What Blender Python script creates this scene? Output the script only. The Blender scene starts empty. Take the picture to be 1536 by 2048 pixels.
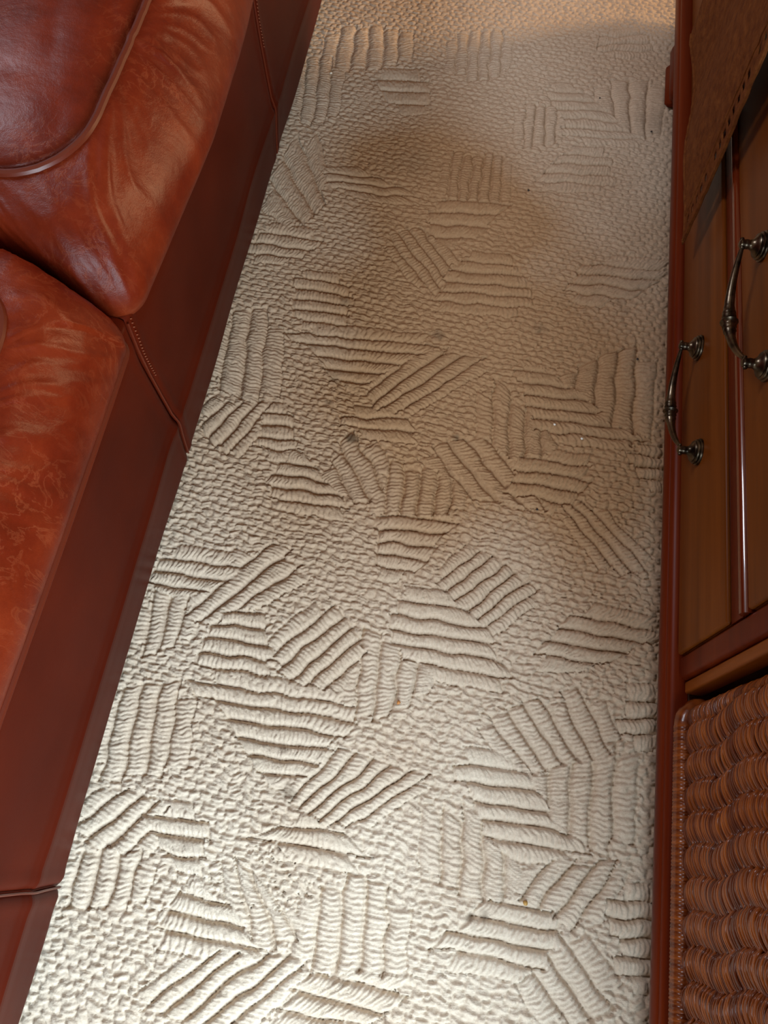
import bpy, math, random
import numpy as np
from mathutils import Vector

random.seed(7)
RNG = np.random.default_rng(11)
SC = bpy.context.scene
COL = SC.collection
R = math.radians

# ---------------------------------------------------------------- camera
H = 1.10                      # camera height above the carpet
FPX = 1538.0                  # focal length in pixels of the 1536 px wide frame
PITCH, YAW = R(23.4), R(9.2)
cam_d = bpy.data.cameras.new('camera')
cam_d.sensor_fit = 'HORIZONTAL'
cam_d.sensor_width = 36.0
cam_d.lens = 36.0 * FPX / 1536.0
cam_d.clip_start = 0.02
cam = bpy.data.objects.new('camera', cam_d)
COL.objects.link(cam)
cam.location = (0, 0, H)
cam.rotation_euler = (PITCH, 0, YAW)
SC.camera = cam

# ---------------------------------------------------------------- light
SC.view_settings.view_transform = 'Standard'
SC.view_settings.look = 'None'
SC.view_settings.gamma = 1.0
SC.view_settings.use_curve_mapping = False
SC.view_settings.exposure = 0.0
w = bpy.data.worlds.new('world')
SC.world = w
w.use_nodes = True
w.node_tree.nodes['Background'].inputs[0].default_value = (0.75, 0.85, 1.0, 1)
w.node_tree.nodes['Background'].inputs[1].default_value = 0.4


def area(name, loc, target, sx, sy, power, color, spread=180):
    l = bpy.data.lights.new(name, 'AREA')
    l.shape = 'RECTANGLE'
    l.size, l.size_y = sx, sy
    l.energy = power
    l.color = color
    l.spread = R(spread)
    o = bpy.data.objects.new(name, l)
    COL.objects.link(o)
    o.location = loc
    d = Vector(target) - Vector(loc)
    o.rotation_euler = d.to_track_quat('-Z', 'Y').to_euler()
    return o


# daylight through the three windows of the room
area('daylight_near', (0.50, -0.985, 1.00), (-0.30, -0.1, 0.05), 0.95, 1.2, 63, (0.73, 0.88, 1.0))
area('daylight_far', (2.36, 2.46, 0.95), (0.4, 1.85, 0.45), 0.42, 1.1, 70, (1.0, 0.64, 0.34))
area('daylight_left', (-1.36, 1.45, 1.75), (0.4, 1.45, 0.9), 0.4, 0.65, 19, (0.84, 0.88, 1.0))


# ---------------------------------------------------------------- helpers
def ray(px, py):
    """pixel -> (x, y) direction per unit of drop below the camera"""
    u, v = (px - 768) / FPX, (py - 1024) / FPX
    s, c = math.sin(PITCH), math.cos(PITCH)
    down = v * s + c
    fwd = -v * c + s
    a, b = u / down, fwd / down
    return (a * math.cos(YAW) - b * math.sin(YAW), a * math.sin(YAW) + b * math.cos(YAW))


def on_z(px, py, z=0.0):
    x, y = ray(px, py)
    return (x * (H - z), y * (H - z), z)


def link(name, me, mat=None, parent=None):
    o = bpy.data.objects.new(name, me)
    COL.objects.link(o)
    if mat:
        me.materials.append(mat)
    if parent:
        o.parent = parent
    return o


def tag(o, label, cat, group=None, kind=None):
    o['label'] = label
    o['category'] = cat
    if group:
        o['group'] = group
    if kind:
        o['kind'] = kind
    return o


def empty(name, loc, rz=0):
    o = bpy.data.objects.new(name, None)
    o.empty_display_size = 0.05
    COL.objects.link(o)
    o.location = loc
    o.rotation_euler = (0, 0, rz)
    return o


class MB:
    """collects vertices and faces of one mesh"""
    def __init__(self):
        self.v, self.f, self.tone = [], [], []

    def add(self, verts, faces, tone=0.5):
        n = len(self.v)
        self.v += [tuple(p) for p in verts]
        self.f += [tuple(i + n for i in f) for f in faces]
        self.tone += [tone] * len(verts)

    def box(self, x0, x1, y0, y1, z0, z1, b=0.0, tone=0.5):
        """box with bevelled edges"""
        b = min(b, (x1 - x0) * .45, (y1 - y0) * .45, (z1 - z0) * .45)
        if b <= 0:
            vs = [(x, y, z) for x in (x0, x1) for y in (y0, y1) for z in (z0, z1)]
            fs = [(0, 1, 3, 2), (4, 6, 7, 5), (0, 4, 5, 1), (2, 3, 7, 6), (0, 2, 6, 4), (1, 5, 7, 3)]
            self.add(vs, fs, tone)
            return
        rings = []
        seg = 3
        zs = []
        for i in range(seg + 1):
            a = math.pi / 2 * i / seg
            zs.append((z0 + b - b * math.cos(a), b - b * math.sin(a)))
        for z, ins in list(zs):
            rings.append((z, ins))
        for z, ins in reversed(zs):
            rings.append((z0 + z1 - z, ins))
        vs, fs = [], []
        for z, ins in rings:
            for (cx, cy, a0) in ((x1 - b, y1 - b, 0), (x0 + b, y1 - b, 90), (x0 + b, y0 + b, 180), (x1 - b, y0 + b, 270)):
                for k in range(seg + 1):
                    a = R(a0 + 90 * k / seg)
                    rr = b - ins
                    vs.append((cx + rr * math.cos(a), cy + rr * math.sin(a), z))
        m = 4 * (seg + 1)
        for i in range(len(rings) - 1):
            for k in range(m):
                k2 = (k + 1) % m
                fs.append((i * m + k, i * m + k2, (i + 1) * m + k2, (i + 1) * m + k))
        fs.append(tuple(reversed(range(m))))
        fs.append(tuple((len(rings) - 1) * m + k for k in range(m)))
        self.add(vs, fs, tone)

    def tube(self, pts, rad, n=8, closed=False, tone=0.5, flat=1.0):
        """swept tube; rad is a number or a list"""
        pts = [Vector(p) for p in pts]
        L = len(pts)
        if not hasattr(rad, '__len__'):
            rad = [rad] * L
        vs, fs = [], []
        prev = None
        for i, p in enumerate(pts):
            if closed:
                t = pts[(i + 1) % L] - pts[i - 1]
            else:
                t = pts[min(i + 1, L - 1)] - pts[max(i - 1, 0)]
            t.normalize()
            if prev is None:
                ref = Vector((0, 0, 1)) if abs(t.z) < .8 else Vector((1, 0, 0))
                nrm = (ref - t * ref.dot(t)).normalized()
            else:
                nrm = (prev - t * prev.dot(t)).normalized()
            prev = nrm
            bn = t.cross(nrm)
            for k in range(n):
                a = 2 * math.pi * k / n
                vs.append(p + nrm * (rad[i] * math.cos(a)) + bn * (rad[i] * flat * math.sin(a)))
        for i in range(L if closed else L - 1):
            j = (i + 1) % L
            for k in range(n):
                k2 = (k + 1) % n
                fs.append((i * n + k, i * n + k2, j * n + k2, j * n + k))
        if not closed:
            fs.append(tuple(reversed(range(n))))
            fs.append(tuple((L - 1) * n + k for k in range(n)))
        self.add(vs, fs, tone)

    def lathe(self, prof, origin, axis='x', n=20, tone=0.5):
        """prof: list of (distance along the axis, radius)"""
        vs, fs = [], []
        for d, r in prof:
            for k in range(n):
                a = 2 * math.pi * k / n
                c, s = r * math.cos(a), r * math.sin(a)
                p = {'x': (d, c, s), 'y': (c, d, s), 'z': (c, s, d)}[axis]
                vs.append((origin[0] + p[0], origin[1] + p[1], origin[2] + p[2]))
        for i in range(len(prof) - 1):
            for k in range(n):
                k2 = (k + 1) % n
                fs.append((i * n + k, i * n + k2, (i + 1) * n + k2, (i + 1) * n + k))
        fs.append(tuple(reversed(range(n))))
        fs.append(tuple((len(prof) - 1) * n + k for k in range(n)))
        self.add(vs, fs, tone)

    def extrude_y(self, prof, y0, y1, n=1, tone=0.5):
        """closed (x, z) outline pulled along y"""
        m = len(prof)
        vs, fs = [], []
        for i in range(n + 1):
            y = y0 + (y1 - y0) * i / n
            vs += [(x, y, z) for x, z in prof]
        for i in range(n):
            for k in range(m):
                k2 = (k + 1) % m
                fs.append((i * m + k, i * m + k2, (i + 1) * m + k2, (i + 1) * m + k))
        fs.append(tuple(reversed(range(m))))
        fs.append(tuple(n * m + k for k in range(m)))
        self.add(vs, fs, tone)

    def build(self, name, mat, parent=None, smooth=40):
        me = bpy.data.meshes.new(name)
        me.from_pydata(self.v, [], self.f)
        me.update()
        import bmesh
        bm = bmesh.new()
        bm.from_mesh(me)
        bmesh.ops.recalc_face_normals(bm, faces=bm.faces)
        bm.to_mesh(me)
        bm.free()
        if len(set(self.tone)) > 1:
            a = me.attributes.new('tone', 'FLOAT', 'POINT')
            a.data.foreach_set('value', np.array(self.tone, dtype=np.float32))
        if smooth:
            me.shade_smooth()
            me.set_sharp_from_angle(angle=R(smooth))
        return link(name, me, mat, parent)


def grid_mesh(name, P, closed_u=False, mat=None, parent=None):
    """P: (nv, nu, 3) array -> smooth mesh"""
    nv, nu = P.shape[:2]
    me = bpy.data.meshes.new(name)
    V = P.reshape(-1, 3)
    cu = nu if closed_u else nu - 1
    i = np.arange(nv - 1)[:, None]
    k = np.arange(cu)[None, :]
    k2 = (k + 1) % nu
    F = np.stack([i * nu + k, i * nu + k2, (i + 1) * nu + k2, (i + 1) * nu + k], -1).reshape(-1, 4)
    nf = len(F)
    me.vertices.add(len(V))
    me.vertices.foreach_set('co', V.astype(np.float32).ravel())
    me.loops.add(nf * 4)
    me.loops.foreach_set('vertex_index', F.astype(np.int32).ravel())
    me.polygons.add(nf)
    me.polygons.foreach_set('loop_start', np.arange(0, nf * 4, 4, dtype=np.int32))
    me.update(calc_edges=True)
    me.validate()
    me.shade_smooth()
    return link(name, me, mat, parent)


def vnoise(x, y, seed=0):
    """smooth value noise on numpy arrays, 0..1"""
    xi, yi = np.floor(x).astype(np.int64), np.floor(y).astype(np.int64)
    fx, fy = x - xi, y - yi
    fx, fy = fx * fx * (3 - 2 * fx), fy * fy * (3 - 2 * fy)

    def h(a, b):
        n = (a * 374761393 + b * 668265263 + seed * 974634777) & 0x7fffffff
        n = ((n ^ (n >> 13)) * 1274126177) & 0x7fffffff
        n = (n ^ (n >> 16)) & 0xffff
        return n / 65535.0
    return ((h(xi, yi) * (1 - fx) + h(xi + 1, yi) * fx) * (1 - fy) +
            (h(xi, yi + 1) * (1 - fx) + h(xi + 1, yi + 1) * fx) * fy)


# ---------------------------------------------------------------- materials
def new_mat(name, base, rough=0.5, spec=0.5, coat=0.0, coat_rough=0.1, metal=0.0):
    m = bpy.data.materials.new(name)
    m.use_nodes = True
    nt = m.node_tree
    b = nt.nodes['Principled BSDF']
    b.inputs['Base Color'].default_value = (*base, 1)
    b.inputs['Roughness'].default_value = rough
    b.inputs['Specular IOR Level'].default_value = spec
    b.inputs['Coat Weight'].default_value = coat
    b.inputs['Coat Roughness'].default_value = coat_rough
    b.inputs['Metallic'].default_value = metal
    return m, nt, b


def N(nt, t, **kw):
    n = nt.nodes.new(t)
    for k, v in kw.items():
        setattr(n, k, v)
    return n


def noise(nt, vec, scale, detail=4, rough=0.55):
    n = N(nt, 'ShaderNodeTexNoise')
    n.inputs['Scale'].default_value = scale
    n.inputs['Detail'].default_value = detail
    n.inputs['Roughness'].default_value = rough
    nt.links.new(vec, n.inputs['Vector'])
    return n.outputs['Fac']


def ramp(nt, fac, stops):
    r = N(nt, 'ShaderNodeValToRGB')
    e = r.color_ramp.elements
    while len(e) < len(stops):
        e.new(0.5)
    for i, (p, c) in enumerate(stops):
        e[i].position = p
        e[i].color = (*c, 1)
    nt.links.new(fac, r.inputs['Fac'])
    return r.outputs['Color']


def bump(nt, b, h, strength, dist, prev=None):
    n = N(nt, 'ShaderNodeBump')
    n.inputs['Strength'].default_value = strength
    n.inputs['Distance'].default_value = dist
    nt.links.new(h, n.inputs['Height'])
    if prev:
        nt.links.new(prev, n.inputs['Normal'])
    nt.links.new(n.outputs['Normal'], b.inputs['Normal'])
    return n.outputs['Normal']


def coords(nt, scale=(1, 1, 1)):
    t = N(nt, 'ShaderNodeTexCoord')
    m = N(nt, 'ShaderNodeMapping')
    m.inputs['Scale'].default_value = scale
    nt.links.new(t.outputs['Object'], m.inputs['Vector'])
    return m.outputs['Vector']


def leather():
    m, nt, b = new_mat('leather', (0.2, 0.03, 0.01), 0.36, 0.20)
    v = coords(nt)
    f = noise(nt, v, 9, 6, 0.65)
    base = ramp(nt, f, [(0.28, (0.070, 0.0062, 0.0015)), (0.5, (0.120, 0.0115, 0.0025)), (0.75, (0.185, 0.0235, 0.0052))])
    cr = N(nt, 'ShaderNodeTexNoise')
    cr.inputs['Scale'].default_value = 34
    cr.inputs['Detail'].default_value = 7
    cr.inputs['Roughness'].default_value = 0.62
    cr.inputs['Distortion'].default_value = 0.7
    nt.links.new(coords(nt, (1.0, 1.0, 0.55)), cr.inputs['Vector'])
    sb = N(nt, 'ShaderNodeMath', operation='SUBTRACT')
    sb.inputs[1].default_value = 0.5
    ab = N(nt, 'ShaderNodeMath', operation='ABSOLUTE')
    nt.links.new(cr.outputs['Fac'], sb.inputs[0])
    nt.links.new(sb.outputs[0], ab.inputs[0])
    vein = N(nt, 'ShaderNodeMapRange')
    vein.inputs['From Min'].default_value = 0.0
    vein.inputs['From Max'].default_value = 0.03
    vein.inputs['To Min'].default_value = 1.0
    vein.inputs['To Max'].default_value = 0.0
    nt.links.new(ab.outputs[0], vein.inputs['Value'])
    patch = N(nt, 'ShaderNodeMapRange')
    patch.inputs['From Min'].default_value = 0.42
    patch.inputs['From Max'].default_value = 0.68
    patch.inputs['To Max'].default_value = 0.20
    nt.links.new(noise(nt, v, 6.5, 3), patch.inputs['Value'])
    vm = N(nt, 'ShaderNodeMath', operation='MULTIPLY')
    nt.links.new(vein.outputs['Result'], vm.inputs[0])
    nt.links.new(patch.outputs['Result'], vm.inputs[1])
    mixc = N(nt, 'ShaderNodeMix', data_type='RGBA')
    nt.links.new(vm.outputs[0], mixc.inputs['Factor'])
    nt.links.new(base, mixc.inputs['A'])
    mixc.inputs['B'].default_value = (0.42, 0.115, 0.042, 1)
    nt.links.new(mixc.outputs['Result'], b.inputs['Base Color'])
    r = N(nt, 'ShaderNodeMapRange')
    r.inputs['To Min'].default_value = 0.31
    r.inputs['To Max'].default_value = 0.48
    nt.links.new(noise(nt, v, 14, 3), r.inputs['Value'])
    nt.links.new(r.outputs['Result'], b.inputs['Roughness'])
    vo = N(nt, 'ShaderNodeTexVoronoi')
    vo.inputs['Scale'].default_value = 650
    nt.links.new(v, vo.inputs['Vector'])
    n1 = bump(nt, b, vo.outputs['Distance'], 0.12, 0.0006)
    n2 = bump(nt, b, noise(nt, v, 55, 4, 0.6), 0.22, 0.004, n1)
    n3 = bump(nt, b, vm.outputs[0], 0.35, 0.0022, n2)
    return m


def leather_panel():
    m, nt, b = new_mat('leather_smooth', (0.16, 0.026, 0.010), 0.42, 0.06)
    v = coords(nt)
    f = noise(nt, v, 7, 4, 0.5)
    nt.links.new(ramp(nt, f, [(0.3, (0.058, 0.0056, 0.0016)), (0.75, (0.088, 0.0095, 0.0027))]), b.inputs['Base Color'])
    vo = N(nt, 'ShaderNodeTexVoronoi')
    vo.inputs['Scale'].default_value = 700
    nt.links.new(v, vo.inputs['Vector'])
    bump(nt, b, vo.outputs['Distance'], 0.10, 0.0005)
    return m


def wood(name, c0, c1, c2, rough=0.34, coat=0.0, axis='y', scale=1.0, spec=0.10):
    m, nt, b = new_mat(name, c1, rough, spec, coat, 0.06)
    sc = {'y': (26, 1.3, 26), 'z': (26, 26, 1.3), 'x': (1.3, 26, 26)}[axis]
    v = coords(nt, tuple(s * scale for s in sc))
    f = noise(nt, v, 1.0, 5, 0.6)
    nt.links.new(ramp(nt, f, [(0.3, c0), (0.52, c1), (0.75, c2)]), b.inputs['Base Color'])
    bump(nt, b, noise(nt, v, 6, 3), 0.05, 0.001)
    return m


M = {}
M['leather'] = leather()
M['leather_panel'] = leather_panel()
M['piping'] = new_mat('leather_piping', (0.10, 0.014, 0.0045), 0.36)[0]
M['thread'] = new_mat('thread', (0.30, 0.10, 0.05), 0.6)[0]
M['rail'] = wood('red_wood', (0.072, 0.0070, 0.0011), (0.122, 0.0145, 0.0022), (0.165, 0.024, 0.004))
M['bead'] = wood('polished_red_wood', (0.072, 0.0070, 0.0011), (0.122, 0.0145, 0.0022), (0.165, 0.024, 0.004), 0.2, 1.0, spec=0.5)
M['drawer'] = wood('amber_wood', (0.095, 0.022, 0.0024), (0.155, 0.039, 0.0042), (0.21, 0.058, 0.007), 0.36, 0.0)
M['post'] = wood('orange_wood', (0.17, 0.043, 0.006), (0.25, 0.068, 0.010), (0.32, 0.095, 0.015), 0.34, 0.0, 'z')
M['inside'] = wood('dark_inside_wood', (0.03, 0.010, 0.004), (0.05, 0.017, 0.006), (0.07, 0.025, 0.01), 0.5, 0.0)


def brass():
    m, nt, b = new_mat('antique_brass', (0.10, 0.08, 0.055), 0.30, 0.5, metal=1.0)
    v = coords(nt)
    nt.links.new(ramp(nt, noise(nt, v, 60, 4), [(0.35, (0.030, 0.024, 0.018)), (0.7, (0.20, 0.155, 0.105))]), b.inputs['Base Color'])
    bump(nt, b, noise(nt, v, 300, 2), 0.1, 0.0006)
    return m


M['brass'] = brass()


def wicker():
    m, nt, b = new_mat('wicker', (0.13, 0.05, 0.02), 0.26, 0.32, 0.18, 0.14)
    a = N(nt, 'ShaderNodeAttribute', attribute_name='tone')
    v = coords(nt)
    mx = N(nt, 'ShaderNodeMath', operation='ADD')
    s = N(nt, 'ShaderNodeMath', operation='MULTIPLY')
    s.inputs[1].default_value = 0.5
    nt.links.new(noise(nt, v, 45, 4), s.inputs[0])
    nt.links.new(a.outputs['Fac'], mx.inputs[0])
    nt.links.new(s.outputs[0], mx.inputs[1])
    d = N(nt, 'ShaderNodeMath', operation='MULTIPLY')
    d.inputs[1].default_value = 0.46
    nt.links.new(mx.outputs[0], d.inputs[0])
    nt.links.new(ramp(nt, d.outputs[0], [(0.2, (0.11, 0.020, 0.004)), (0.5, (0.28, 0.068, 0.010)), (0.85, (0.50, 0.155, 0.026))]), b.inputs['Base Color'])
    bump(nt, b, noise(nt, v, 260, 3), 0.18, 0.001)
    return m


M['wicker'] = wicker()


def cloth_mat():
    m, nt, b = new_mat('brown_cloth', (0.16, 0.055, 0.016), 0.9, 0.15)
    v = coords(nt)
    nt.links.new(ramp(nt, noise(nt, v, 70, 5, 0.7), [(0.3, (0.085, 0.021, 0.0042)), (0.5, (0.135, 0.038, 0.0075)), (0.72, (0.19, 0.062, 0.014))]), b.inputs['Base Color'])
    bump(nt, b, noise(nt, v, 190, 4, 0.7), 0.7, 0.0025)
    return m


M['cloth'] = cloth_mat()
M['wall'] = new_mat('wall_paint', (0.30, 0.225, 0.15), 0.9, 0.2)[0]
M['ceiling'] = new_mat('ceiling_paint', (0.46, 0.40, 0.33), 0.95, 0.2)[0]
M['trim'] = new_mat('white_trim', (0.72, 0.70, 0.66), 0.4)[0]


def carpet_mat():
    m, nt, b = new_mat('berber_carpet', (0.55, 0.45, 0.33), 0.95, 0.12)
    v = coords(nt)
    so = N(nt, 'ShaderNodeAttribute', attribute_name='soil_and_shade')
    st = N(nt, 'ShaderNodeAttribute', attribute_name='spot')
    base = ramp(nt, noise(nt, v, 220, 4, 0.6), [(0.3, (0.58, 0.49, 0.38)), (0.7, (0.73, 0.635, 0.51))])
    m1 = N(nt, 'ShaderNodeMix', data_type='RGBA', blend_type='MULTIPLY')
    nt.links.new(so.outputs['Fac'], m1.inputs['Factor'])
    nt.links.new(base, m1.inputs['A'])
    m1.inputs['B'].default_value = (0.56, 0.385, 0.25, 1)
    m2 = N(nt, 'ShaderNodeMix', data_type='RGBA')
    nt.links.new(st.outputs['Fac'], m2.inputs['Factor'])
    nt.links.new(m1.outputs['Result'], m2.inputs['A'])
    m2.inputs['B'].default_value = (0.11, 0.07, 0.04, 1)
    nt.links.new(m2.outputs['Result'], b.inputs['Base Color'])
    bump(nt, b, noise(nt, v, 420, 3, 0.6), 0.5, 0.0016)
    return m


M['carpet'] = carpet_mat()

# ---------------------------------------------------------------- room shell
XL, XR, YN, YF, ZC = -1.42, 2.42, -1.07, 3.3, 2.45


def pane_mat():
    m, nt, b = new_mat('window_glass', (0.9, 0.93, 0.95), 0.05)
    b.inputs['Transmission Weight'].default_value = 1.0
    b.inputs['IOR'].default_value = 1.1
    return m


M['glass'] = pane_mat()


def wall_with_hole(name, axis, at, thick, a0, a1, h0, h1, hole):
    """wall perpendicular to axis at coordinate 'at' with one opening (a0,a1,z0,z1)"""
    mb = MB()
    t0, t1 = sorted((at, at + thick))

    def bx(p0, p1, z0, z1):
        if axis == 'y':
            mb.box(p0, p1, t0, t1, z0, z1)
        else:
            mb.box(t0, t1, p0, p1, z0, z1)
    if hole:
        u0, u1, z0, z1 = hole
        bx(a0, u0, h0, h1)
        bx(u1, a1, h0, h1)
        bx(u0, u1, h0, z0)
        bx(u0, u1, z1, h1)
    else:
        bx(a0, a1, h0, h1)
    o = mb.build(name, M['wall'], smooth=0)
    o['kind'] = 'structure'
    return o


def window(name, axis, at, u0, u1, z0, z1):
    fr = MB()
    d = 0.03

    def bx(mb, p0, p1, q0, q1, t):
        if axis == 'y':
            mb.box(p0, p1, at - t, at + t, q0, q1, 0.004)
        else:
            mb.box(at - t, at + t, p0, p1, q0, q1, 0.004)
    for p in ((u0, u0 + .05, z0, z1), (u1 - .05, u1, z0, z1), (u0 + .05, u1 - .05, z0, z0 + .05), (u0 + .05, u1 - .05, z1 - .05, z1)):
        bx(fr, *p, d)
    um = (u0 + u1) / 2
    bx(fr, um - .015, um + .015, z0 + .05, z1 - .05, d * .7)
    o = fr.build(name, M['trim'])
    o['kind'] = 'structure'
    return o


wall_with_hole('wall_near', 'y', YN, -.1, XL - .1, XR + .1, -.02, ZC, (-0.02, 1.02, 0.35, 1.65))
window('window_1', 'y', YN - .05, -0.02, 1.02, 0.35, 1.65)
wall_with_hole('wall_far', 'y', YF, .1, XL - .1, XR + .1, -.02, ZC, None)
wall_with_hole('wall_right', 'x', XR, .1, YN, YF, -.02, ZC, (2.2, 2.72, 0.35, 1.6))
window('window_2', 'x', XR + .05, 2.2, 2.72, 0.35, 1.6)
wall_with_hole('wall_left', 'x', XL, -.1, YN, YF, -.02, ZC, (1.15, 1.75, 1.35, 2.15))
window('window_3', 'x', XL - .05, 1.15, 1.75, 1.35, 2.15)
mb = MB()
mb.box(XL - .1, XR + .1, YN - .1, YF + .1, ZC, ZC + .08)
mb.build('ceiling', M['ceiling'], smooth=0)['kind'] = 'structure'

# ---------------------------------------------------------------- carpet: wall to wall, loop pile sculpted in patches of ribs
# each patch: first groove (x0,y0)-(x1,y1), last groove (x2,y2)-(x3,y3), number of grooves
PATCH = [
    # ribs across the room
    (650, 344, 752, 351, 680, 377, 815, 391, 3), (755, 154, 850, 158, 785, 203, 855, 206, 3),
    (1105, 177, 1165, 182, 1150, 268, 1278, 277, 6), (1128, 305, 1218, 310, 1083, 360, 1215, 367, 4),
    (1212, 70, 1290, 66, 1212, 100, 1300, 98, 3),
    (888, 397, 998, 403, 865, 469, 930, 474, 4), (925, 518, 1038, 528, 868, 599, 1052, 613, 5),
    (522, 461, 628, 474, 504, 503, 592, 512, 3), (603, 553, 686, 563, 598, 637, 676, 647, 5),
    (608, 662, 858, 687, 675, 756, 738, 766, 5), (520, 820, 576, 826, 530, 893, 572, 897, 4),
    (568, 919, 632, 933, 543, 993, 692, 1017, 4), (700, 829, 802, 834, 705, 852, 828, 862, 2),
    (782, 1028, 906, 1041, 755, 1132, 818, 1142, 5), (1042, 738, 1100, 744, 1086, 860, 1268, 877, 6),
    (1062, 914, 1182, 931, 1010, 984, 1134, 1004, 4), (1278, 905, 1330, 912, 1292, 955, 1330, 962, 3),
    (1198, 525, 1334, 537, 1148, 583, 1242, 593, 4), (330, 1112, 472, 1131, 300, 1166, 412, 1182, 3),
    (438, 1218, 506, 1223, 420, 1333, 528, 1347, 5), (413, 1363, 703, 1409, 518, 1544, 602, 1555, 6),
    (798, 1197, 928, 1216, 798, 1320, 1014, 1353, 5), (1152, 1227, 1312, 1258, 1083, 1310, 1203, 1326, 4),
    (1252, 1396, 1318, 1405, 1262, 1468, 1316, 1473, 3), (298, 1629, 397, 1641, 328, 1706, 404, 1722, 3),
    (363, 1783, 444, 1806, 312, 1861, 522, 1898, 3), (576, 1652, 658, 1663, 543, 1684, 704, 1709, 2),
    (663, 1954, 794, 1991, 558, 2028, 694, 2052, 3), (933, 1528, 1042, 1543, 973, 1678, 1143, 1703, 5),
    (988, 1804, 1104, 1823, 903, 1905, 1074, 1938, 4), (1248, 1799, 1310, 1808, 1260, 1955, 1306, 1958, 5),
    # slanting ribs
    (850, 462, 905, 535, 783, 478, 856, 573, 4), (545, 1305, 655, 1215, 650, 1378, 728, 1308, 5),
    (375, 1225, 520, 1098, 430, 1243, 600, 1132, 3), (578, 1600, 668, 1508, 700, 1652, 842, 1560, 6),
    (290, 2010, 430, 1908, 450, 2060, 610, 1926, 5), (160, 1640, 242, 1583, 262, 1702, 333, 1622, 4),
    (1040, 1797, 1096, 1731, 1160, 1848, 1224, 1744, 4), (885, 1158, 962, 1098, 965, 1258, 1066, 1188, 6),
    (738, 782, 832, 704, 790, 826, 965, 718, 4), (412, 838, 452, 798, 453, 903, 527, 825, 4),
    (978, 878, 1084, 1002, 868, 900, 942, 988, 4), (722, 888, 772, 982, 663, 925, 702, 992, 3),
    (1172, 1398, 1218, 1492, 983, 1440, 1052, 1532, 6), (542, 1788, 588, 1872, 473, 1738, 502, 1872, 3),
    (602, 288, 645, 388, 543, 365, 602, 442, 3), (1130, 1880, 1215, 2000, 1060, 1935, 1130, 2040, 3),
    (1180, 1010, 1290, 1130, 1135, 1020, 1235, 1140, 3),
    # ribs along the room
    (235, 1395, 200, 1535, 357, 1383, 326, 1547, 4), (1098, 1535, 1095, 1650, 1238, 1498, 1226, 1695, 4),
    (722, 1290, 710, 1422, 840, 1322, 822, 1402, 4), (642, 1778, 622, 1935, 778, 1798, 766, 1962, 4),
    (882, 1618, 878, 1765, 1012, 1700, 1006, 1802, 4), (1158, 734, 1150, 822, 1277, 710, 1269, 873, 4),
    (460, 636, 438, 762, 533, 638, 520, 792, 3), (612, 118, 600, 226, 667, 113, 650, 236, 3),
    (915, 73, 911, 147, 1007, 68, 1001, 142, 5), (1052, 213, 1048, 282, 1117, 214, 1113, 272, 4),
    (1222, 164, 1233, 266, 1298, 164, 1294, 272, 3), (906, 318, 894, 388, 1007, 318, 1001, 402, 6),
    (155, 1718, 132, 1803, 274, 1728, 250, 1812, 4), (988, 788, 984, 902, 1087, 850, 1086, 912, 4),
    (778, 938, 768, 1032, 907, 948, 901, 1022, 5), (300, 1205, 285, 1290, 372, 1215, 352, 1285, 3),
    (680, 60, 668, 130, 800, 55, 795, 125, 5),
]


def fill(lo, hi, step):
    return np.arange(lo, hi + step * .5, step)


STEP = 0.0017
gx = np.concatenate([fill(XL - .05, -.55, .06), fill(-.46, .40, STEP), fill(.45, XR + .05, .06)])
gy = np.concatenate([fill(YN - .05, -.42, .06), fill(-.36, 1.78, STEP), fill(1.83, YF + .05, .06)])
GX, GY = np.meshgrid(gx, gy)
X, Y = GX.ravel(), GY.ravel()
# where each carpet point falls on the floor plan of the patches
cy_, sy_ = math.cos(YAW), math.sin(YAW)
ra = (X * cy_ + Y * sy_) / H
fb = (-X * sy_ + Y * cy_) / H
sp, cp = math.sin(PITCH), math.cos(PITCH)
den = cp + fb * sp
U = 768 + FPX * ra / den
Vv = 1024 + FPX * (sp - fb * cp) / den
dense = (X > -.47) & (X < .41) & (Y > -.37) & (Y < 1.79)
# small wander so that no groove is ruler straight
U = U + (vnoise(X * 45, Y * 45, 1) - .5) * 9 / den
Vv = Vv + (vnoise(X * 38, Y * 38, 2) - .5) * 9 / den
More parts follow.
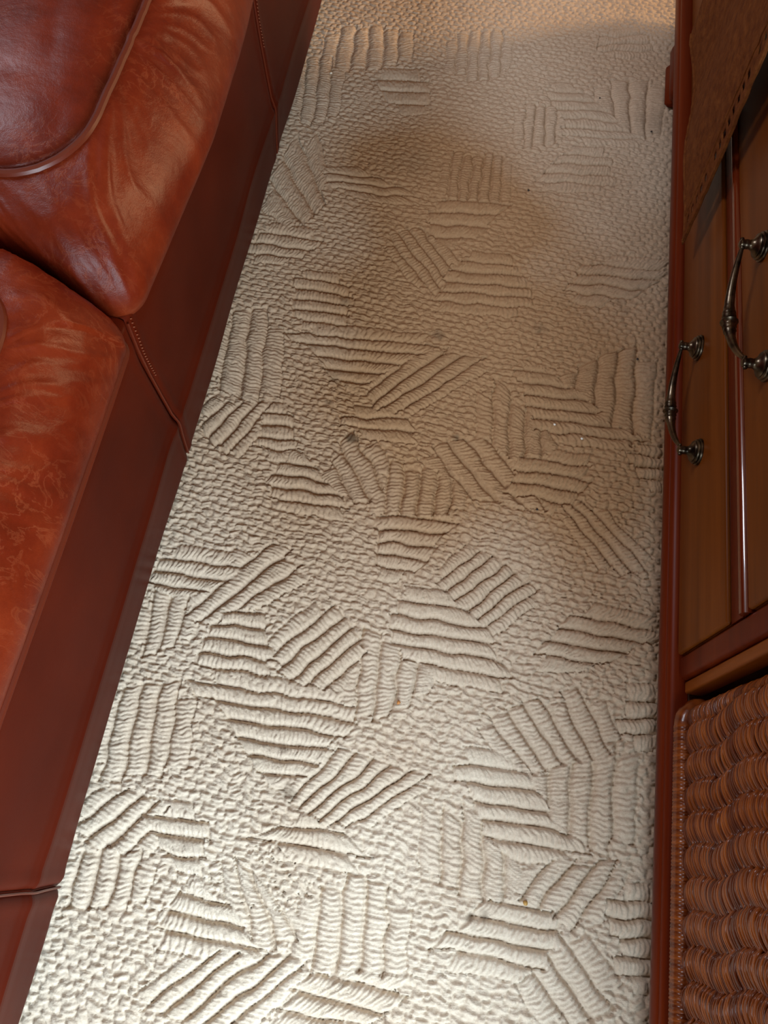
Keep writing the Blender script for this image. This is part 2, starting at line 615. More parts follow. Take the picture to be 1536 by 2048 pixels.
# pebbled ground: staggered knots of yarn
wx = X + (vnoise(X * 70, Y * 70, 3) - .5) * .008
wy = Y + (vnoise(X * 55 + 9, Y * 55, 4) - .5) * .0085 + .10 * X
row = np.floor(wy / .0125)
pu = wx / .0165 + .5 * (row % 2) + .3 * vnoise(row * 3.7, row * 0, 5)
pv = wy / .0125
hx_, hy_ = np.abs(2 * (pu - np.floor(pu)) - 1), np.abs(2 * (pv - np.floor(pv)) - 1)
hgt = (1 - hx_ ** 3.0) * (1 - hy_ ** 2.6)
hgt = 0.36 + 0.60 * hgt
loopl = wy * 1.0 - .30 * np.abs(pu - np.floor(pu) - .5) * .0165
loopphase = np.floor(pu)
rib_amp = np.ones_like(X) * 0.70
owner = np.full(len(X), 9.0)          # how far outside its patch a point lies (0 = inside)
for pi_, (x0, y0, x1, y1, x2, y2, x3, y3, n) in enumerate(PATCH):
    xs, ys = (x0, x1, x2, x3), (y0, y1, y2, y3)
    mg = 45
    idx = np.nonzero((U > min(xs) - mg) & (U < max(xs) + mg) & (Vv > min(ys) - mg) & (Vv < max(ys) + mg) & dense)[0]
    if not len(idx):
        continue
    px, py = U[idx], Vv[idx]
    s = np.full(len(idx), .5)
    t = np.full(len(idx), .5)
    for _ in range(14):
        ax, ay = x0 + (x1 - x0) * t, y0 + (y1 - y0) * t
        bx, by = x2 + (x3 - x2) * t, y2 + (y3 - y2) * t
        fx, fy = ax + (bx - ax) * s - px, ay + (by - ay) * s - py
        dsx, dsy = bx - ax, by - ay
        dtx = (x1 - x0) * (1 - s) + (x3 - x2) * s
        dty = (y1 - y0) * (1 - s) + (y3 - y2) * s
        det = dsx * dty - dsy * dtx
        det = np.where(np.abs(det) < 1e-6, 1e-6, det)
        s = np.clip(s - (fx * dty - fy * dtx) / det, -1, 2)
        t = np.clip(t - (dsx * fy - dsy * fx) / det, -1, 2)
    P0 = np.array(on_z((x0 + x2) / 2, (y0 + y2) / 2))
    P1 = np.array(on_z((x1 + x3) / 2, (y1 + y3) / 2))
    Ln = np.linalg.norm(P1 - P0)
    k = s * (n - 1)
    kf = np.floor(k)
    f = k - kf
    # ragged ends: every rib has its own length; one more rib than drawn may show on either side
    e0 = (vnoise(kf * 5.3 + pi_ * 17, kf * 0, 6) - .35) * .024
    e1 = (vnoise(kf * 5.3 + pi_ * 17, kf * 0 + 9, 7) - .35) * .024
    over = np.maximum(np.maximum(-t * Ln - e0, (t - 1) * Ln - e1), 0)
    extra = np.maximum(np.maximum(-k, k - (n - 1)), 0)
    over = over / .010 + extra
    ins = (extra < 1.0) & (over < 1.0) & (np.where(extra > 0, np.abs(t - .5) < .42, True)) & (over < owner[idx])
    ii = idx[ins]
    if not len(ii):
        continue
    t, f, kf, over, ex, e0, e1 = t[ins], f[ins], kf[ins], over[ins], extra[ins], e0[ins], e1[ins]
    owner[ii] = over
    prof = 1 - np.abs(2 * f - 1) ** 3.6
    end = np.clip(np.minimum(t * Ln + e0 + .008, (1 - t) * Ln + e1 + .008) / .006, 0, 1)
    end = np.where(ex > 0, np.clip((.42 - np.abs(t - .5)) * Ln / .006, 0, 1), end)
    end = 1 - (1 - end) ** 2
    depth = np.where(ex > 0, .6, 1.0)
    hgt[ii] = (1 - depth * (1 - prof)) * (0.62 + 0.38 * end)
    loopl[ii] = t * Ln + .0024 * np.abs(f - .5) * 2
    loopphase[ii] = kf + pi_ * 7
    rib_amp[ii] = 1.12
# the single yarn loops: short rolls lying across each rib
lp = loopl / .0062 + 3.1 * vnoise(loopphase * 1.7, loopphase * 0, 8) + .7 * vnoise(X * 130, Y * 130, 9)
lf = np.abs(2 * (lp - np.floor(lp)) - 1)
loop = 1 - lf ** 2.4
knot = vnoise(np.floor(lp) * 1.93 + .5, loopphase * 2.71 + .5, 17)        # every loop its own height
knot2 = vnoise(X * 190, Y * 190, 18)
wear = 1.0 - 0.4 * np.clip((Y - .35) / .9, 0, 1)         # trodden flatter further along
amp = 0.0094 * wear * rib_amp
Z = -amp * (1 - hgt) - 0.0030 * wear * (1 - loop) - .0020 * wear * knot - .0012 * knot2 + (vnoise(X * 25, Y * 25, 10) - .5) * .0016
Z = np.where(dense, Z, -.003)
Z += .0002
soil_and_shade = 0.22 * vnoise(X * 9, Y * 9, 12) + .10 * (1 - hgt) + .30 * np.clip((Y + .05) / .6, 0, 1)  # soil mixed with painted falloff of light; browner further along and in grooves


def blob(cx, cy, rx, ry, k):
    global soil_and_shade
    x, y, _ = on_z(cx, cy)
    soil_and_shade = soil_and_shade + k * np.exp(-(((X - x) / rx) ** 2 + ((Y - y) / ry) ** 2))


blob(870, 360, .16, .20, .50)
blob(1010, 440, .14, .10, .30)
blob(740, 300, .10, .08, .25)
blob(900, 620, .38, .36, .42)  # wide blobs mix traffic soil with painted dimness of the mid carpet
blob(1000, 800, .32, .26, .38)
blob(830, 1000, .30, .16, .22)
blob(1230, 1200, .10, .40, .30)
soil_and_shade = np.clip(soil_and_shade, 0, 1.15)
spot = np.zeros_like(X)
for cx, cy, r, k in ((702, 875, .0085, .85), (877, 668, .010, .45), (668, 757, .007, .5), (577, 1587, .009, .55), (655, 803, .005, .5),
                     (912, 872, .005, .6), (1240, 602, .007, .35), (1253, 620, .006, .3), (566, 1498, .006, .35), (940, 1835, .005, .55),
                     (970, 1832, .005, .55), (1080, 655, .012, .25), (830, 320, .03, .16), (690, 600, .008, .4), (1298, 240, .03, .14)):
    x, y, _ = on_z(cx, cy)
    d = np.sqrt((X - x) ** 2 + (Y - y) ** 2) / r + (vnoise(X * 300, Y * 300, 13) - .5) * .6
    spot = np.maximum(spot, k * np.clip(1.5 - d, 0, 1))
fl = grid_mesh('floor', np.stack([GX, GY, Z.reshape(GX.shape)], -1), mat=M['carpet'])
for nm, arr in (('soil_and_shade', soil_and_shade), ('spot', spot)):
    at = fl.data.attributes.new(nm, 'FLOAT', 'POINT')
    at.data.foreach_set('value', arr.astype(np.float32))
fl['kind'] = 'structure'

# ---------------------------------------------------------------- sofa
SEAMS = [-0.37, -0.113, 0.508, 1.158, 1.79, 2.05]
sofa = empty('leather_sofa', (-0.8, 0.84, 0))
tag(sofa, 'reddish brown leather sofa with puffy seat cushions beside the cream carpet', 'sofa')
S0 = Vector(sofa.location)


def shift(P, off):
    return P - np.array(off)


# front skirt: one leather panel per seat, folded along a low ridge
PROF = [(-0.412, 0.020), (-0.396, 0.022), (-0.3935, 0.030), (-0.391, 0.06), (-0.3870, 0.10), (-0.3842, 0.120), (-0.3838, 0.127),
        (-0.3858, 0.132), (-0.3885, 0.145), (-0.3905, 0.19), (-0.3925, 0.25), (-0.3945, 0.31), (-0.400, 0.340), (-0.425, 0.352)]
pz = np.array(PROF)
tt = np.linspace(0, len(PROF) - 1, 90)
px_ = np.interp(tt, np.arange(len(PROF)), pz[:, 0])
pz_ = np.interp(tt, np.arange(len(PROF)), pz[:, 1])
for i in range(5):
    a, b_ = SEAMS[i], SEAMS[i + 1]
    ny = int((b_ - a) / .005)
    yy = np.linspace(a + .0008, b_ - .0008, ny)
    PX = np.repeat(px_[:, None], ny, 1)
    PZ = np.repeat(pz_[:, None], ny, 1)
    PY = np.repeat(yy[None, :], len(tt), 0)
    lean = np.clip((PZ - .27) / .07, 0, 1) ** 2 * .016
    edge = np.minimum(PY - a, b_ - PY)
    PX = PX - .0052 * np.exp(-edge / .004) + .0018 * np.exp(-((edge - .012) / .008) ** 2)
    PX = PX + (vnoise(PY * 6 + i * 9, PZ * 9, 20) - .5) * .005 * np.clip(edge / .05, 0, 1)
    PY = PY + lean
    P = np.stack([PX, PY, PZ], -1)[:, ::-1]
    grid_mesh('front_panel', shift(P, S0), mat=M['leather_panel'], parent=sofa)
    if i in (1, 2, 3):
        mb = MB()
        pts = [(np.interp(z, pz[:, 1], pz[:, 0]) + .0004, a + .0, z) for z in (.03, .06, .09, .118, .128, .15, .2, .25, .3, .336)]
        pts = [(x - S0.x, y + max(0, (z - .27) / .07) ** 2 * .016 - S0.y, z) for x, y, z in pts]
        mb.tube(pts, .0016, 6)
        mb.build('seam_cord', M['piping'], sofa)
        mb = MB()
        for k in range(20):
            z = .336 - .0052 * k
            x = np.interp(z, pz[:, 1], pz[:, 0]) + .0022
            y = a + .0075 + max(0, (z - .27) / .07) ** 2 * .016
            mb.tube([(x - S0.x, y - .0012 - S0.y, z + .0012), (x - S0.x + .0004, y - S0.y, z), (x - S0.x, y + .0012 - S0.y, z - .0012)], .0006, 5)
        mb.build('stitching', M['thread'], sofa)
mb = MB()
mb.box(-1.30 - S0.x, -0.402 - S0.x, SEAMS[0] + .004 - S0.y, SEAMS[-1] - .004 - S0.y, .03, .325, .012)
mb.build('frame', M['leather_panel'], sofa)
for (sx, sy) in ((-1.24, -.31), (-1.24, 1.99), (-.47, -.31), (-.47, 1.99)):
    mb = MB()
    mb.lathe([(0, .018), (.004, .022), (.03, .024)], (sx - S0.x, sy - S0.y, 0), 'z')
    mb.build('foot', M['inside'], sofa)


def round_rect(hx, hy, r, n_side, n_cor):
    """points round a rectangle of half sizes hx, hy: starts on the +x side going to +y"""
    pts = []
    cs = [(hx - r, hy - r, 0), (-hx + r, hy - r, 90), (-hx + r, -hy + r, 180), (hx - r, -hy + r, 270)]
    for q, (cx, cy, a0) in enumerate(cs):
        for k in range(n_cor):
            a = R(a0 + 90 * (k + .5) / n_cor)
            pts.append((cx + r * math.cos(a), cy + r * math.sin(a)))
        # straight run to the next corner
        nx, ny, a1 = cs[(q + 1) % 4]
        a = R(a0 + 90)
        sx, sy = cx + r * math.cos(a), cy + r * math.sin(a)
        ex, ey = nx + r * math.cos(a), ny + r * math.sin(a)
        for k in range(n_side):
            t = (k + .5) / n_side
            pts.append((sx + (ex - sx) * t, sy + (ey - sy) * t))
    return np.array(pts)


def catmull(c, n):
    c = np.array(c, float)
    c = np.vstack([2 * c[0] - c[1], c, 2 * c[-1] - c[-2]])
    out = []
    m = len(c) - 3
    for t in np.linspace(0, m - 1e-6, n):
        i = int(t)
        f = t - i
        p0, p1, p2, p3 = c[i:i + 4]
        out.append(.5 * ((2 * p1) + (-p0 + p2) * f + (2 * p0 - 5 * p1 + 4 * p2 - p3) * f * f + (-p0 + 3 * p1 - 3 * p2 + p3) * f ** 3))
    return np.array(out)


def seat_cushion(y0, y1, seed, bulge, welt_low):
    xf, xb = -0.388, -1.04
    cx, cy = (xf + xb) / 2, (y0 + y1) / 2
    hx, hy = (xf - xb) / 2, (y1 - y0) / 2
    # (front and back inset, z, corner radius, side inset)
    lay = [(.060, .325, .03, .06), (.012, .327, .032, .012), (.001, .337, .036, .002), (-.003, .357, .04, -.001), (.002, .385, .05, .0), (.016, .418, .065, .004),
           (.036, .446, .08, .019), (.058, .463, .10, .048), (.063, .4640, .10, .055), (.069, .4590, .10, .061), (.080, .467, .10, .073), (.115, .479, .10, .11),
           (.17, .485, .10, .165), (.25, .487, .06, .245)]
    prof = catmull(lay, 110)
    ns, nc = 110, 26
    rings = []
    nu = 4 * (ns + nc)
    u = np.arange(nu)
    for j, (ins, z, r, isd) in enumerate(prof):
        ring = round_rect(hx - ins, hy - isd, r, ns, nc)
        fx = np.clip((ring[:, 0] + cx - (xf - .12)) / .10, 0, 1)
        ty = np.clip((ring[:, 1] / hy), -1, 1)
        d = np.exp(-((z - .375) / .05) ** 2)
        # the front swells towards the middle, the sides swell a little
        x = ring[:, 0] + fx * d * bulge * (1 - ty ** 2)
        y = ring[:, 1]
        # neighbours lean on each other: the shared edge slumps forward at the front
        y = y + cy
        y = y - .034 * np.clip((x + cx + .56) / .13, 0, 1) * np.exp(-((y - .545) / .10) ** 2)
        rings.append(np.stack([x + cx, y, np.full(nu, z)], -1))
    P = np.array(rings)
    # creases running from the welt down the face, long folds and fine wrinkles
    du = np.gradient(P, axis=1)
    dv = np.gradient(P, axis=0)
    nrm = np.cross(du, dv)
    nrm /= np.linalg.norm(nrm, axis=-1, keepdims=True) + 1e-9
    per = np.cumsum(np.linalg.norm(np.roll(P[60], -1, 0) - P[60], axis=1))
    UU = np.repeat(per[None, :], len(prof), 0)
    zz = prof[:, 1][:, None]
    jj = np.arange(len(prof))[:, None] / len(prof)
    face = np.clip((.468 - zz) / .02, 0, 1) * np.clip((zz - .335) / .03, 0, 1) * (jj < .72)
    up = np.clip((zz - .37) / .09, 0, 1)
    warp = (vnoise(UU * 8, jj * 5 + 0 * UU, seed) - .5) * .12
    c1 = 1 - np.abs(2 * vnoise(UU * 26 + warp * 22, jj * 3.5 + 0 * UU, seed + 1) - 1)
    c2 = 1 - np.abs(2 * vnoise(UU * 62 + warp * 45, jj * 7 + 0 * UU, seed + 2) - 1)
    c3 = vnoise(UU * 12, jj * 9 + 0 * UU, seed + 3) - .5
    msk = np.clip(vnoise(UU * 7, jj * 3 + 0 * UU, seed + 4) * 1.9 - .45, 0, 1)
    c4 = 1 - np.abs(2 * vnoise(UU * 120 + warp * 60, jj * 16 + 0 * UU, seed + 8) - 1)
    disp = face * ((.0052 * c1 ** 3 * msk * (.35 + up) + .0026 * c2 ** 3 * (.25 + up * 1.1) + .0009 * c4 ** 2 * (.3 + up)) + .007 * c3)
    top = (jj > .70) * np.clip((zz - .462) / .01, 0, 1)
    xx, yy2 = P[..., 0], P[..., 1]
    t1 = 1 - np.abs(2 * vnoise(xx * 11 + yy2 * 3, yy2 * 6, seed + 5) - 1)
    disp = disp + top * (.005 * (vnoise(xx * 7, yy2 * 7, seed + 6) - .5) - .0022 * t1 ** 5)
    sgn = np.sign((nrm * (P - np.array([cx, cy, .40]))).sum(-1).mean())
    P = P + nrm * sgn * disp[..., None]
    o = grid_mesh('seat_cushion', shift(P, S0), closed_u=True, mat=M['leather'], parent=sofa)
    # close top and bottom
    me = o.data
    import bmesh
    bm = bmesh.new()
    bm.from_mesh(me)
    bm.verts.ensure_lookup_table()
    bm.faces.new([bm.verts[k] for k in range(nu)])
    bm.faces.new([bm.verts[(len(prof) - 1) * nu + k] for k in range(nu)])
    bmesh.ops.recalc_face_normals(bm, faces=bm.faces)
    bm.to_mesh(me)
    bm.free()
    me.shade_smooth()

    def welt(inset_i, rad, dz, out):
        j = int(inset_i / (len(lay) - 1) * (len(prof) - 1))
        ring = shift(P[j] + nrm[j] * sgn * out, S0)
        m_ = MB()
        pts = [(p[0], p[1], p[2] + dz) for p in ring[::2]]
        m_.tube(pts, rad, 8, closed=True)
        m_.build('piping', M['piping'], o)
    welt(7.75, .0050, 0.0, .0010)
    if welt_low:
        welt(2.0, .0038, -.001, .0015)


seat_cushion(-0.108, 0.541, 31, .004, True)
seat_cushion(0.556, 1.178, 57, .024, False)
seat_cushion(1.186, 1.785, 83, .018, True)


def pad(name, x0, x1, y0, y1, z0, z1, r, mat):
    """soft upholstered block"""
    cx, cy, cz = (x0 + x1) / 2, (y0 + y1) / 2, (z0 + z1) / 2
    hx, hy, hz = (x1 - x0) / 2, (y1 - y0) / 2, (z1 - z0) / 2
    rings = []
    for k in range(25):
        a = -math.pi / 2 + math.pi * k / 24
        z = cz + (hz - r) * np.sign(math.sin(a)) * (1 if abs(math.sin(a)) > 1e-6 else 0) + r * math.sin(a)
        ins = r * (1 - math.cos(a)) + .0001
        ring = round_rect(max(hx - ins, .01), max(hy - ins, .01), max(min(r, hx * .9, hy * .9) - ins * .8, .006), 10, 8)
        rings.append(np.stack([ring[:, 0] + cx, ring[:, 1] + cy, np.full(len(ring), z)], -1))
    P = np.array(rings)
    o = grid_mesh(name, shift(P, S0), closed_u=True, mat=mat, parent=sofa)
    import bmesh
    bm = bmesh.new()
    bm.from_mesh(o.data)
    bm.verts.ensure_lookup_table()
    nu = P.shape[1]
    bm.faces.new([bm.verts[k] for k in range(nu)])
    bm.faces.new([bm.verts[24 * nu + k] for k in range(nu)])
    bmesh.ops.recalc_face_normals(bm, faces=bm.faces)
    bm.to_mesh(o.data)
    bm.free()
    o.data.shade_smooth()
    return o


pad('armrest', -1.28, -.47, -.37, -.118, .30, .58, .10, M['leather'])
pad('armrest', -1.28, -.47, 1.795, 2.05, .30, .58, .10, M['leather'])
pad('backrest', -1.33, -1.12, -.35, 2.03, .30, .88, .09, M['leather'])
for (a, b_) in ((-.105, .54), (.555, 1.178), (1.188, 1.785)):
    pad('back_cushion', -1.20, -1.02, a + .008, b_ - .008, .46, .86, .085, M['leather'])

# ---------------------------------------------------------------- storage cabinet with drawers
cab = empty('storage_cabinet', (0.352, 0.6, 0), R(-0.32))
tag(cab, 'long low red brown wooden cabinet with drawers opposite the leather sofa', 'cabinet')
CX, CY = 0.352, 0.6
XF = 0.0                      # face of the drawers, cabinet coordinates
XBK = 0.46
Y0, Y1 = -0.47 - CY, 1.735 - CY


def cy(y):
    return y - CY


# base moulding: rounded nose, small step, drawn along the front
nose = [(.012, .052), (-.014, .050), (-.0165, .053), (-.0172, .060), (-.0165, .067), (-.0145, .072), (-.0125, .0735), (-.0128, .0755),
        (-.0115, .079), (-.008, .0825), (-.003, .085), (.012, .085)]
mb = MB()
mb.extrude_y(nose, Y0, Y1, 24)
mb.build('base_moulding', M['rail'], cab, smooth=50)
mb = MB()
mb.box(.0125, XBK, Y0, Y1, .055, .0850, .002)
mb.build('bottom_board', M['inside'], cab)
mb = MB()
mb.box(XBK - .012, XBK, Y0, Y1, .0905, .470, .001)
mb.build('back_panel', M['inside'], cab)
for a, b_ in ((Y0, Y0 + .022), (Y1 - .022, Y1)):
    mb = MB()
    mb.box(.001, XBK - .0125, a, b_, .0905, .470, .002)
    mb.build('side_panel', M['rail'], cab)
mb = MB()
top = [(-.028, .474), (-.030, .480), (-.028, .486), (-.024, .490), (-.024, .494), (-.020, .499), (-.014, .500), (XBK + .01, .500), (XBK + .01, .4705), (-.022, .4705)]
mb.extrude_y(top, Y0 - .02, Y1 + .02, 8)
mb.build('cabinet_top', M['rail'], cab, smooth=50)
# posts and stiles beside the drawers
for (pa, pb, sa, sb) in ((.2395, .2555, .2565, .2865), (1.094, 1.120, 1.062, 1.0925)):
    mb = MB()
    mb.box(.006, .030, cy(pa), cy(pb), .0905, .470, .003)
    mb.build('post', M['post'], cab)
    mb = MB()
    mb.box(-.001, .028, cy(sa), cy(sb), .0905, .470, .0045)
    mb.build('stile', M['rail'], cab)
    mb = MB()
    mb.box(.031, XBK - .013, cy(pa) + .002, cy(pb) - .002, .0905, .470, .001)
    mb.build('divider_panel', M['inside'], cab)
# rail between the two drawers with a bead on its upper edge
DY0, DY1 = .2875, 1.061
mb = MB()
bead = [(.03, .2535), (.001, .2535), (-.0005, .256), (-.0005, .2855), (.03, .2855)]
mb.extrude_y(bead, cy(DY0), cy(DY1), 12)
rail = mb.build('drawer_rail', M['rail'], cab, smooth=60)
mb = MB()
bead = [(.03, .2860), (.0, .2860)] + [(-.0005 - .0075 * math.sin(math.pi * k / 14), .2945 - .0082 * math.cos(math.pi * k / 14)) for k in range(15)] + [(.03, .3028)]
mb.extrude_y(bead, cy(DY0), cy(DY1), 12)
mb.build('bead', M['bead'], rail, smooth=60)
mb = MB()
mb.box(-.0005, .03, cy(DY0), cy(DY1), .455, .470, .002)
mb.build('top_rail', M['rail'], cab)


def add_handle(drawer, zc):
    """curved pull with a beaded grip hung between two stepped rosettes"""
    ya, yb = cy(.557), cy(.731)
    for y in (ya, yb):
        mb = MB()
        # rosette: wide stepped foot, waist, neck and eye
        pr = [(.0005, .0185), (-.0015, .0190), (-.0030, .0185), (-.0040, .0165), (-.0052, .0172), (-.0066, .0168), (-.0078, .0145),
              (-.0090, .0148), (-.0104, .0138), (-.0118, .0105), (-.0138, .0078), (-.0160, .0062), (-.0185, .0055), (-.0205, .0060), (-.0222, .0058),
              (-.0245, .0052), (-.0265, .0058), (-.0285, .0052), (-.0298, .0030)]
        mb.lathe(pr, (XF - .004, y, zc), 'x', 24)
        mb.lathe([(-.0085, .0016), (-.0080, .0026), (-.0068, .0028), (-.006, .0022), (.006, .0022), (.0068, .0028), (.0080, .0026), (.0085, .0016)],
                 (XF - .0302, y, zc), 'y', 12)
        mb.build('handle_post', M['brass'], drawer)
    mb = MB()
    pts, rad = [], []
    n = 64
    for i in range(n + 1):
        t = i / n
        s = 2 * t - 1
        y = ya + .0062 + (yb - ya - .0124) * t
        bow = (1 - abs(s) ** 2.2)
        pts.append((XF - .0305 - .0025 * bow, y, zc - .0005 - .034 * bow))
        r = .0023 + .0046 * (1 - abs(s)) ** .75
        d = abs(s + .06)
        for c, wd, hh in ((0.0, .035, .0042), (.10, .022, .0022), (.155, .014, .0016), (.19, .012, .0014), (.24, .03, .0006)):
            r += hh * math.exp(-((d - c) / wd) ** 2)
        rad.append(r)
    mb.tube(pts, rad, 14)
    o = mb.build('handle_grip', M['brass'], drawer, smooth=80)


def add_drawer(z0, z1, what):
    mb = MB()
    mb.box(.000, .020, cy(DY0) + .0015, cy(DY1) - .0015, z0, z1, .0045)
    mb.box(-.0042, .004, cy(DY0) + .0018, cy(DY1) - .0018, z0 + .0008, z1 - .0008, .0042)
    d = mb.build('drawer', M['drawer'], cab)
    d['label'] = what
    add_handle(d, (z0 + z1) / 2 - .007)
    mb = MB()
    mb.box(.0205, XBK - .014, cy(DY0) + .008, cy(DY1) - .008, z0 + .006, z1 - .02, .002)
    mb.build('drawer_box', M['inside'], d)


add_drawer(.0912, .2515, 'lower amber wood drawer front with bronze pull')
add_drawer(.3045, .4535, 'upper amber wood drawer front with bronze pull')
mb = MB()
mb.box(.004, .024, cy(1.123), Y1 - .024, .092, .469, .003)
mb.build('end_door', M['drawer'], cab)


def cab_foot(y0, y1, x0):
    """scrolled bracket foot under the moulding"""
    mb = MB()
    out = [(0, .0492), (.022, .0492), (.030, .040), (.020, .028), (.010, .020), (.014, .010), (.024, .004), (.022, 0), (-.022, 0), (-.026, .006), (-.018, .016)]
    # outline in (y along, z), widened in x by rings
    seq = [(x0 - .0040, .0494, 0), (x0 - .0075, .040, 0), (x0 - .0085, .030, .002), (x0 - .005, .021, .005), (x0 - .0015, .015, .010),
           (x0 - .004, .010, .013), (x0 - .0085, .006, .013), (x0 - .0085, .001, .014), (x0 - .006, 0, .016)]
    vs, fs = [], []
    for x, z, ins in seq:
        a, b_ = y0 + ins, y1 - ins
        ring = [(x, a + .008, z), (x, b_ - .008, z), (x + .006, b_, z), (x + .06, b_, z), (x + .06, a, z), (x + .006, a, z)]
        vs += ring
    for i in range(len(seq) - 1):
        for k in range(6):
            fs.append((i * 6 + k, i * 6 + (k + 1) % 6, i * 6 + 6 + (k + 1) % 6, i * 6 + 6 + k))
    fs.append(tuple(range(6)))
    fs.append(tuple((len(seq) - 1) * 6 + k for k in range(6)))
    mb.add(vs, fs)
    mb.build('foot', M['rail'], cab, smooth=55)


cab_foot(cy(1.425), cy(1.57), -.0085)
cab_foot(cy(-.46), cy(-.34), -.0095)
cab_foot(cy(1.425), cy(1.555), XBK - .07)
cab_foot(cy(-.46), cy(-.34), XBK - .07)


# ---------------------------------------------------------------- wicker basket in the open bay
def basket(y0, y1):
    root = empty('wicker_basket', (0.54, (y0 + y1) / 2, .0902), R(-0.32))
    tag(root, 'glossy brown wicker basket in the open cabinet bay beside the drawers', 'basket')
    ox, oy, oz = root.location
    xf, xb = .3500, .765
    zb, zt = .0905, .43
    rc = .026

    def loop(step, grow=0.0):
        """rounded rectangle path walked by arc length, outward normal"""
        hx, hy = (xb - xf) / 2 + grow, (y1 - y0) / 2 + grow
        cx0, cy0 = (xf + xb) / 2, (y0 + y1) / 2
        P, Nn = [], []
        r = rc + grow
        for q, (sx, sy, a0) in enumerate(((-1, -1, 180), (1, -1, 270), (1, 1, 0), (-1, 1, 90))):
            m = 8
            for k in range(m + 1):
                a = R(a0 + 90 * k / m)
                P.append((cx0 + sx * (hx - r) + r * math.cos(a), cy0 + sy * (hy - r) + r * math.sin(a)))
                Nn.append((math.cos(a), math.sin(a)))
            L = (2 * hx if q in (0, 2) else 2 * hy) - 2 * r
            d = {0: (1, 0), 1: (0, 1), 2: (-1, 0), 3: (0, -1)}[q]
            s0 = P[-1]
            stp = step if q == 3 else step * 2.0
            c = int(L / stp)
            for k in range(1, c):
                P.append((s0[0] + d[0] * L * k / c, s0[1] + d[1] * L * k / c))
                Nn.append(Nn[-1])
        return np.array(P), np.array(Nn)
    P, Nn = loop(.0033)
    arc = np.concatenate([[0], np.cumsum(np.linalg.norm(np.diff(P, axis=0), axis=1))])
    total = arc[-1] + .0033
    per = total / round(total / .0348)
    mb = MB()
    pitch = .0043
    k = 0
    z = zb + .0260
    while z < zt - .02:
        dr = .10 * math.sin(k * .21) + .012 * k + random.uniform(-.035, .035)
        t = np.mod(arc / per + dr, 1.0)
        h = np.sin(np.pi * t ** .62) ** .85
        out = -.0042 + .0080 * h + .0012 * (vnoise(arc * 40, arc * 0 + k, 40) - .5)
        zz = z - oz + 0.0024 * np.sin(2 * np.pi * (t ** .75) + .5) + .0030 * (vnoise(arc * 30, arc * 0 + k * 1.7, 41) - .5)
        pts = np.stack([P[:, 0] + Nn[:, 0] * out - ox, P[:, 1] + Nn[:, 1] * out - oy, zz], -1)
        mb.tube(pts, [.0025 * random.uniform(.86, 1.10)] * len(pts), 7, closed=True, tone=random.uniform(.15, .95), flat=.75)
        z += pitch * random.uniform(.9, 1.1)
        k += 1
    mb.build('woven_body', M['wicker'], root, smooth=70)
    # upright stakes inside the weave
    mb = MB()
    nst = int(round(total / per))
    for i in range(nst):
        j = int(np.argmin(np.abs(arc - (i + .02) * per)))
        p, n_ = P[j], Nn[j]
        mb.tube([(p[0] - n_[0] * .004 - ox, p[1] - n_[1] * .004 - oy, zb + .008 - oz), (p[0] - n_[0] * .004 - ox, p[1] - n_[1] * .004 - oy, zt - .01 - oz)], .0036, 7, tone=random.random())
    mb.build('stakes', M['wicker'], root)

    def rim(z, r, grow, name):
        Q, Nq = loop(.0012, grow)
        a2 = np.concatenate([[0], np.cumsum(np.linalg.norm(np.diff(Q, axis=0), axis=1))])
        w_ = .0040
        m = MB()
        vs, fs, tones = [], [], []
        n = 12
        for i in range(len(Q)):
            for q in range(n):
                th = 2 * math.pi * q / n
                ph = a2[i] / w_ + .35 * math.sin(th)
                fr = ph - math.floor(ph)
                rr = r * (1 + .17 * math.sin(math.pi * fr) ** .7)
                vs.append((Q[i, 0] + Nq[i, 0] * rr * math.cos(th) - ox, Q[i, 1] + Nq[i, 1] * rr * math.cos(th) - oy, z + rr * math.sin(th) - oz))
                tones.append(.2 + .6 * ((int(math.floor(ph)) * 2654435761) // 64 % 13) / 13)
        L = len(Q)
        for i in range(L):
            for q in range(n):
                fs.append((i * n + q, i * n + (q + 1) % n, ((i + 1) % L) * n + (q + 1) % n, ((i + 1) % L) * n + q))
        m.add(vs, fs)
        m.tone = tones
        m.build(name, M['wicker'], root, smooth=80)
    rim(zb + .0150, .0118, .0005, 'wrapped_bottom_rim')
    rim(zt, .0098, .0015, 'wrapped_top_rim')
    mb = MB()
    mb.box(xf + .02 - ox, xb - .02 - ox, y0 + .02 - oy, y1 - .02 - oy, zb + .004 - oz, zb + .014 - oz, .002)
    mb.build('basket_base', M['wicker'], root)


basket(-.425, .2195)

# ---------------------------------------------------------------- table runner hanging over the cabinet front
runner = empty('table_runner', (0.325, 1.14, 0.50), R(-0.32))
tag(runner, 'brown woven runner with ladder stitched hem draped down the cabinet front', 'runner')
RX, RY, RZ = runner.location
YA, YB = .936, 1.352


def cloth_point(s, y):
    """s: length of cloth from the far edge of its rest on the top, over the nosing, down the front"""
    top_len, drop_r = .42, .018
    x_edge = .3130
    zt_ = .5045
    if s < top_len:
        return (x_edge + drop_r + (top_len - s), y, zt_)
    a = (s - top_len) / drop_r
    if a < math.pi / 2:
        return (x_edge + drop_r - drop_r * math.sin(a), y, zt_ - drop_r + drop_r * math.cos(a))
    d = s - top_len - drop_r * math.pi / 2
    wv = .006 * math.sin(y * 21 + 1.0) * min(1, d / .15)
    return (x_edge + wv + .008 * min(1, d / .2), y, zt_ - drop_r - d)


def low_edge(y):
    """height of the lower hem along the runner"""
    return float(np.interp(y, [.90, .936, .99, 1.057, 1.2, 1.334, 1.36], [.150, .156, .176, .192, .196, .205, .214]))


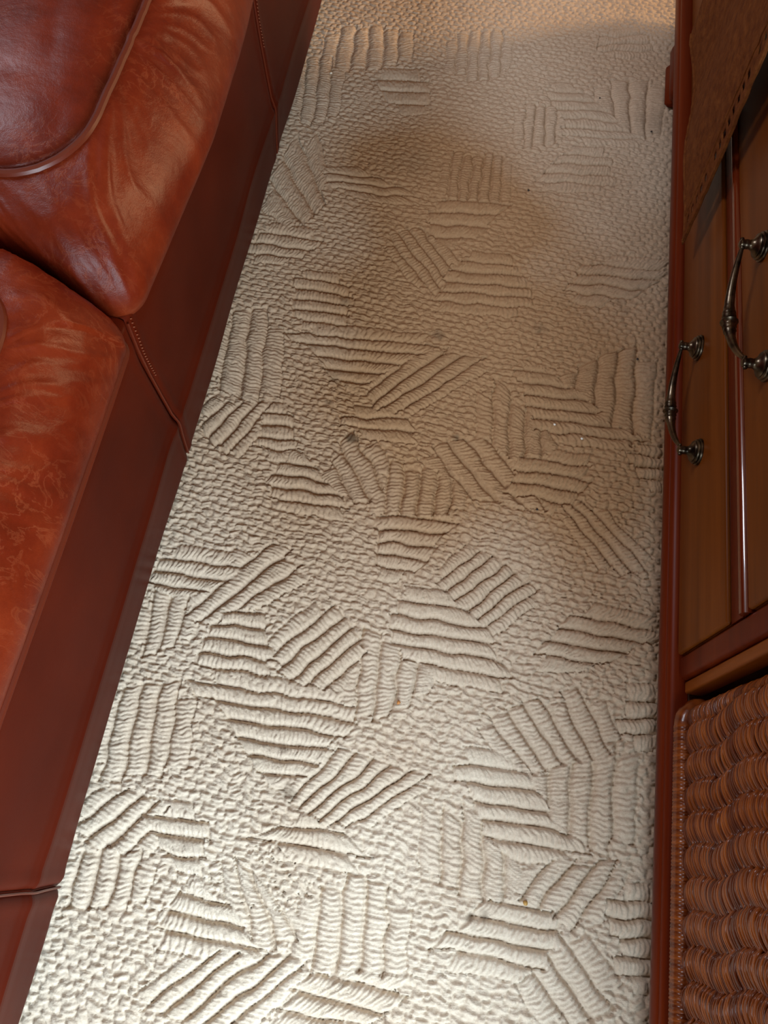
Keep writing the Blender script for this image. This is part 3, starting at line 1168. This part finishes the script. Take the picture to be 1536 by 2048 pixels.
ny, ns = 150, 170
Pc = np.zeros((ns, ny, 3))
for i in range(ns):
    for j in range(ny):
        y = YA + (YB - YA) * j / (ny - 1)
        total = .42 + .018 * math.pi / 2 + (.5045 - .018 - low_edge(y))
        p = cloth_point(total * i / (ns - 1), y + .008 * math.sin(i * .06))
        Pc[i, j] = (p[0] - RX, p[1] - RY, p[2] - RZ)
Pc[..., 0] += (vnoise(Pc[..., 1] * 90, Pc[..., 2] * 90, 51) - .5) * .0016
body = grid_mesh('runner_cloth', Pc, mat=M['cloth'], parent=runner)
# drawn thread ladder: a row of open holes along the near edge
import bmesh
bm = bmesh.new()
bm.from_mesh(body.data)
bm.faces.ensure_lookup_table()
kill = []
for i in range(ns - 1):
    for j in range(ny - 1):
        if 7 <= j <= 10 and i % 4 < 2 and i > 85 and (i // 4) % 9:
            kill.append(bm.faces[i * (ny - 1) + j])
bmesh.ops.delete(bm, geom=kill, context='FACES')
bm.to_mesh(body.data)
bm.free()
sm = body.modifiers.new('thickness', 'SOLIDIFY')
sm.thickness = .0018
sm.offset = 0
body.data.shade_smooth()
for (j0, rr) in ((1, .0030), (14, .0016)):
    mb = MB()
    mb.tube([tuple(Pc[i, j0] + np.array([-.0012 if i > 60 else 0, 0, .0008])) for i in range(0, ns, 2)], rr, 6)
    mb.build('hem', M['cloth'], runner)
mb = MB()
mb.tube([tuple(Pc[ns - 2, j] + np.array([-.001, 0, 0])) for j in range(0, ny, 2)], .0026, 6)
mb.build('hem', M['cloth'], runner)

# ---------------------------------------------------------------- crumbs on the carpet
CR = [(1303, 263, .0022, (.01, .01, .012), 'black speck on the carpet beside the cabinet foot', 'far black'),
      (1075, 1017, .0017, (.01, .01, .012), 'black speck near the middle of the carpet', ''),
      (1200, 195, .0017, (.02, .015, .012), 'small dark speck on the carpet at the shadow edge by the cabinet foot', ''),
      (1057, 380, .0020, (.02, .015, .012), 'dark speck on the brown traffic stain of the carpet', ''),
      (1050, 1806, .0032, (.45, .25, .06), 'golden crumb between carpet ribs at the near right', ''),
      (662, 145, .0032, (.75, .68, .55), 'pale crumb at the far end of the carpet beside the sofa', ''),
      (1109, 849, .0021, (.8, .75, .65), 'pale crumb on the carpet left of the lower drawer pull, upper of two', ''),
      (1164, 877, .0021, (.8, .75, .65), 'pale crumb on the carpet left of the lower drawer pull, lower of two', ''),
      (797, 1405, .0030, (.50, .20, .05), 'orange brown crumb in the middle of the near carpet', ''),
      (1276, 716, .0024, (.03, .015, .01), 'dark brown crumb on the carpet level with the rosette of the lower pull', '')]
for (cx, cyy, r, c, lab, _) in CR:
    x, y, _z = on_z(cx, cyy)
    d2 = (X - x) ** 2 + (Y - y) ** 2
    near = d2 < (r * 1.3) ** 2
    zc = float(Z[near].max()) if near.any() else -.002
    mb = MB()
    n = 8
    pr = [(-r * .55, r * .35), (-r * .35, r * .8), (0, r), (r * .4, r * .75), (r * .6, r * .3)]
    mb.lathe(pr, (0, 0, 0), 'z', 9)
    mb.v = [(a * (1 + random.uniform(-.25, .25)), b_ * (1 + random.uniform(-.25, .25)), cz) for a, b_, cz in mb.v]
    key = 'crumb_%d_%d_%d' % tuple(int(q * 100) for q in c)
    mt = bpy.data.materials.get(key) or new_mat(key, c, .6)[0]
    o = mb.build('crumb', mt, None, 80)
    o.location = (x, y, zc + r * .45)
    o.rotation_euler = (0, 0, random.uniform(0, 6))
    tag(o, lab, 'crumb', 'crumbs on the carpet')
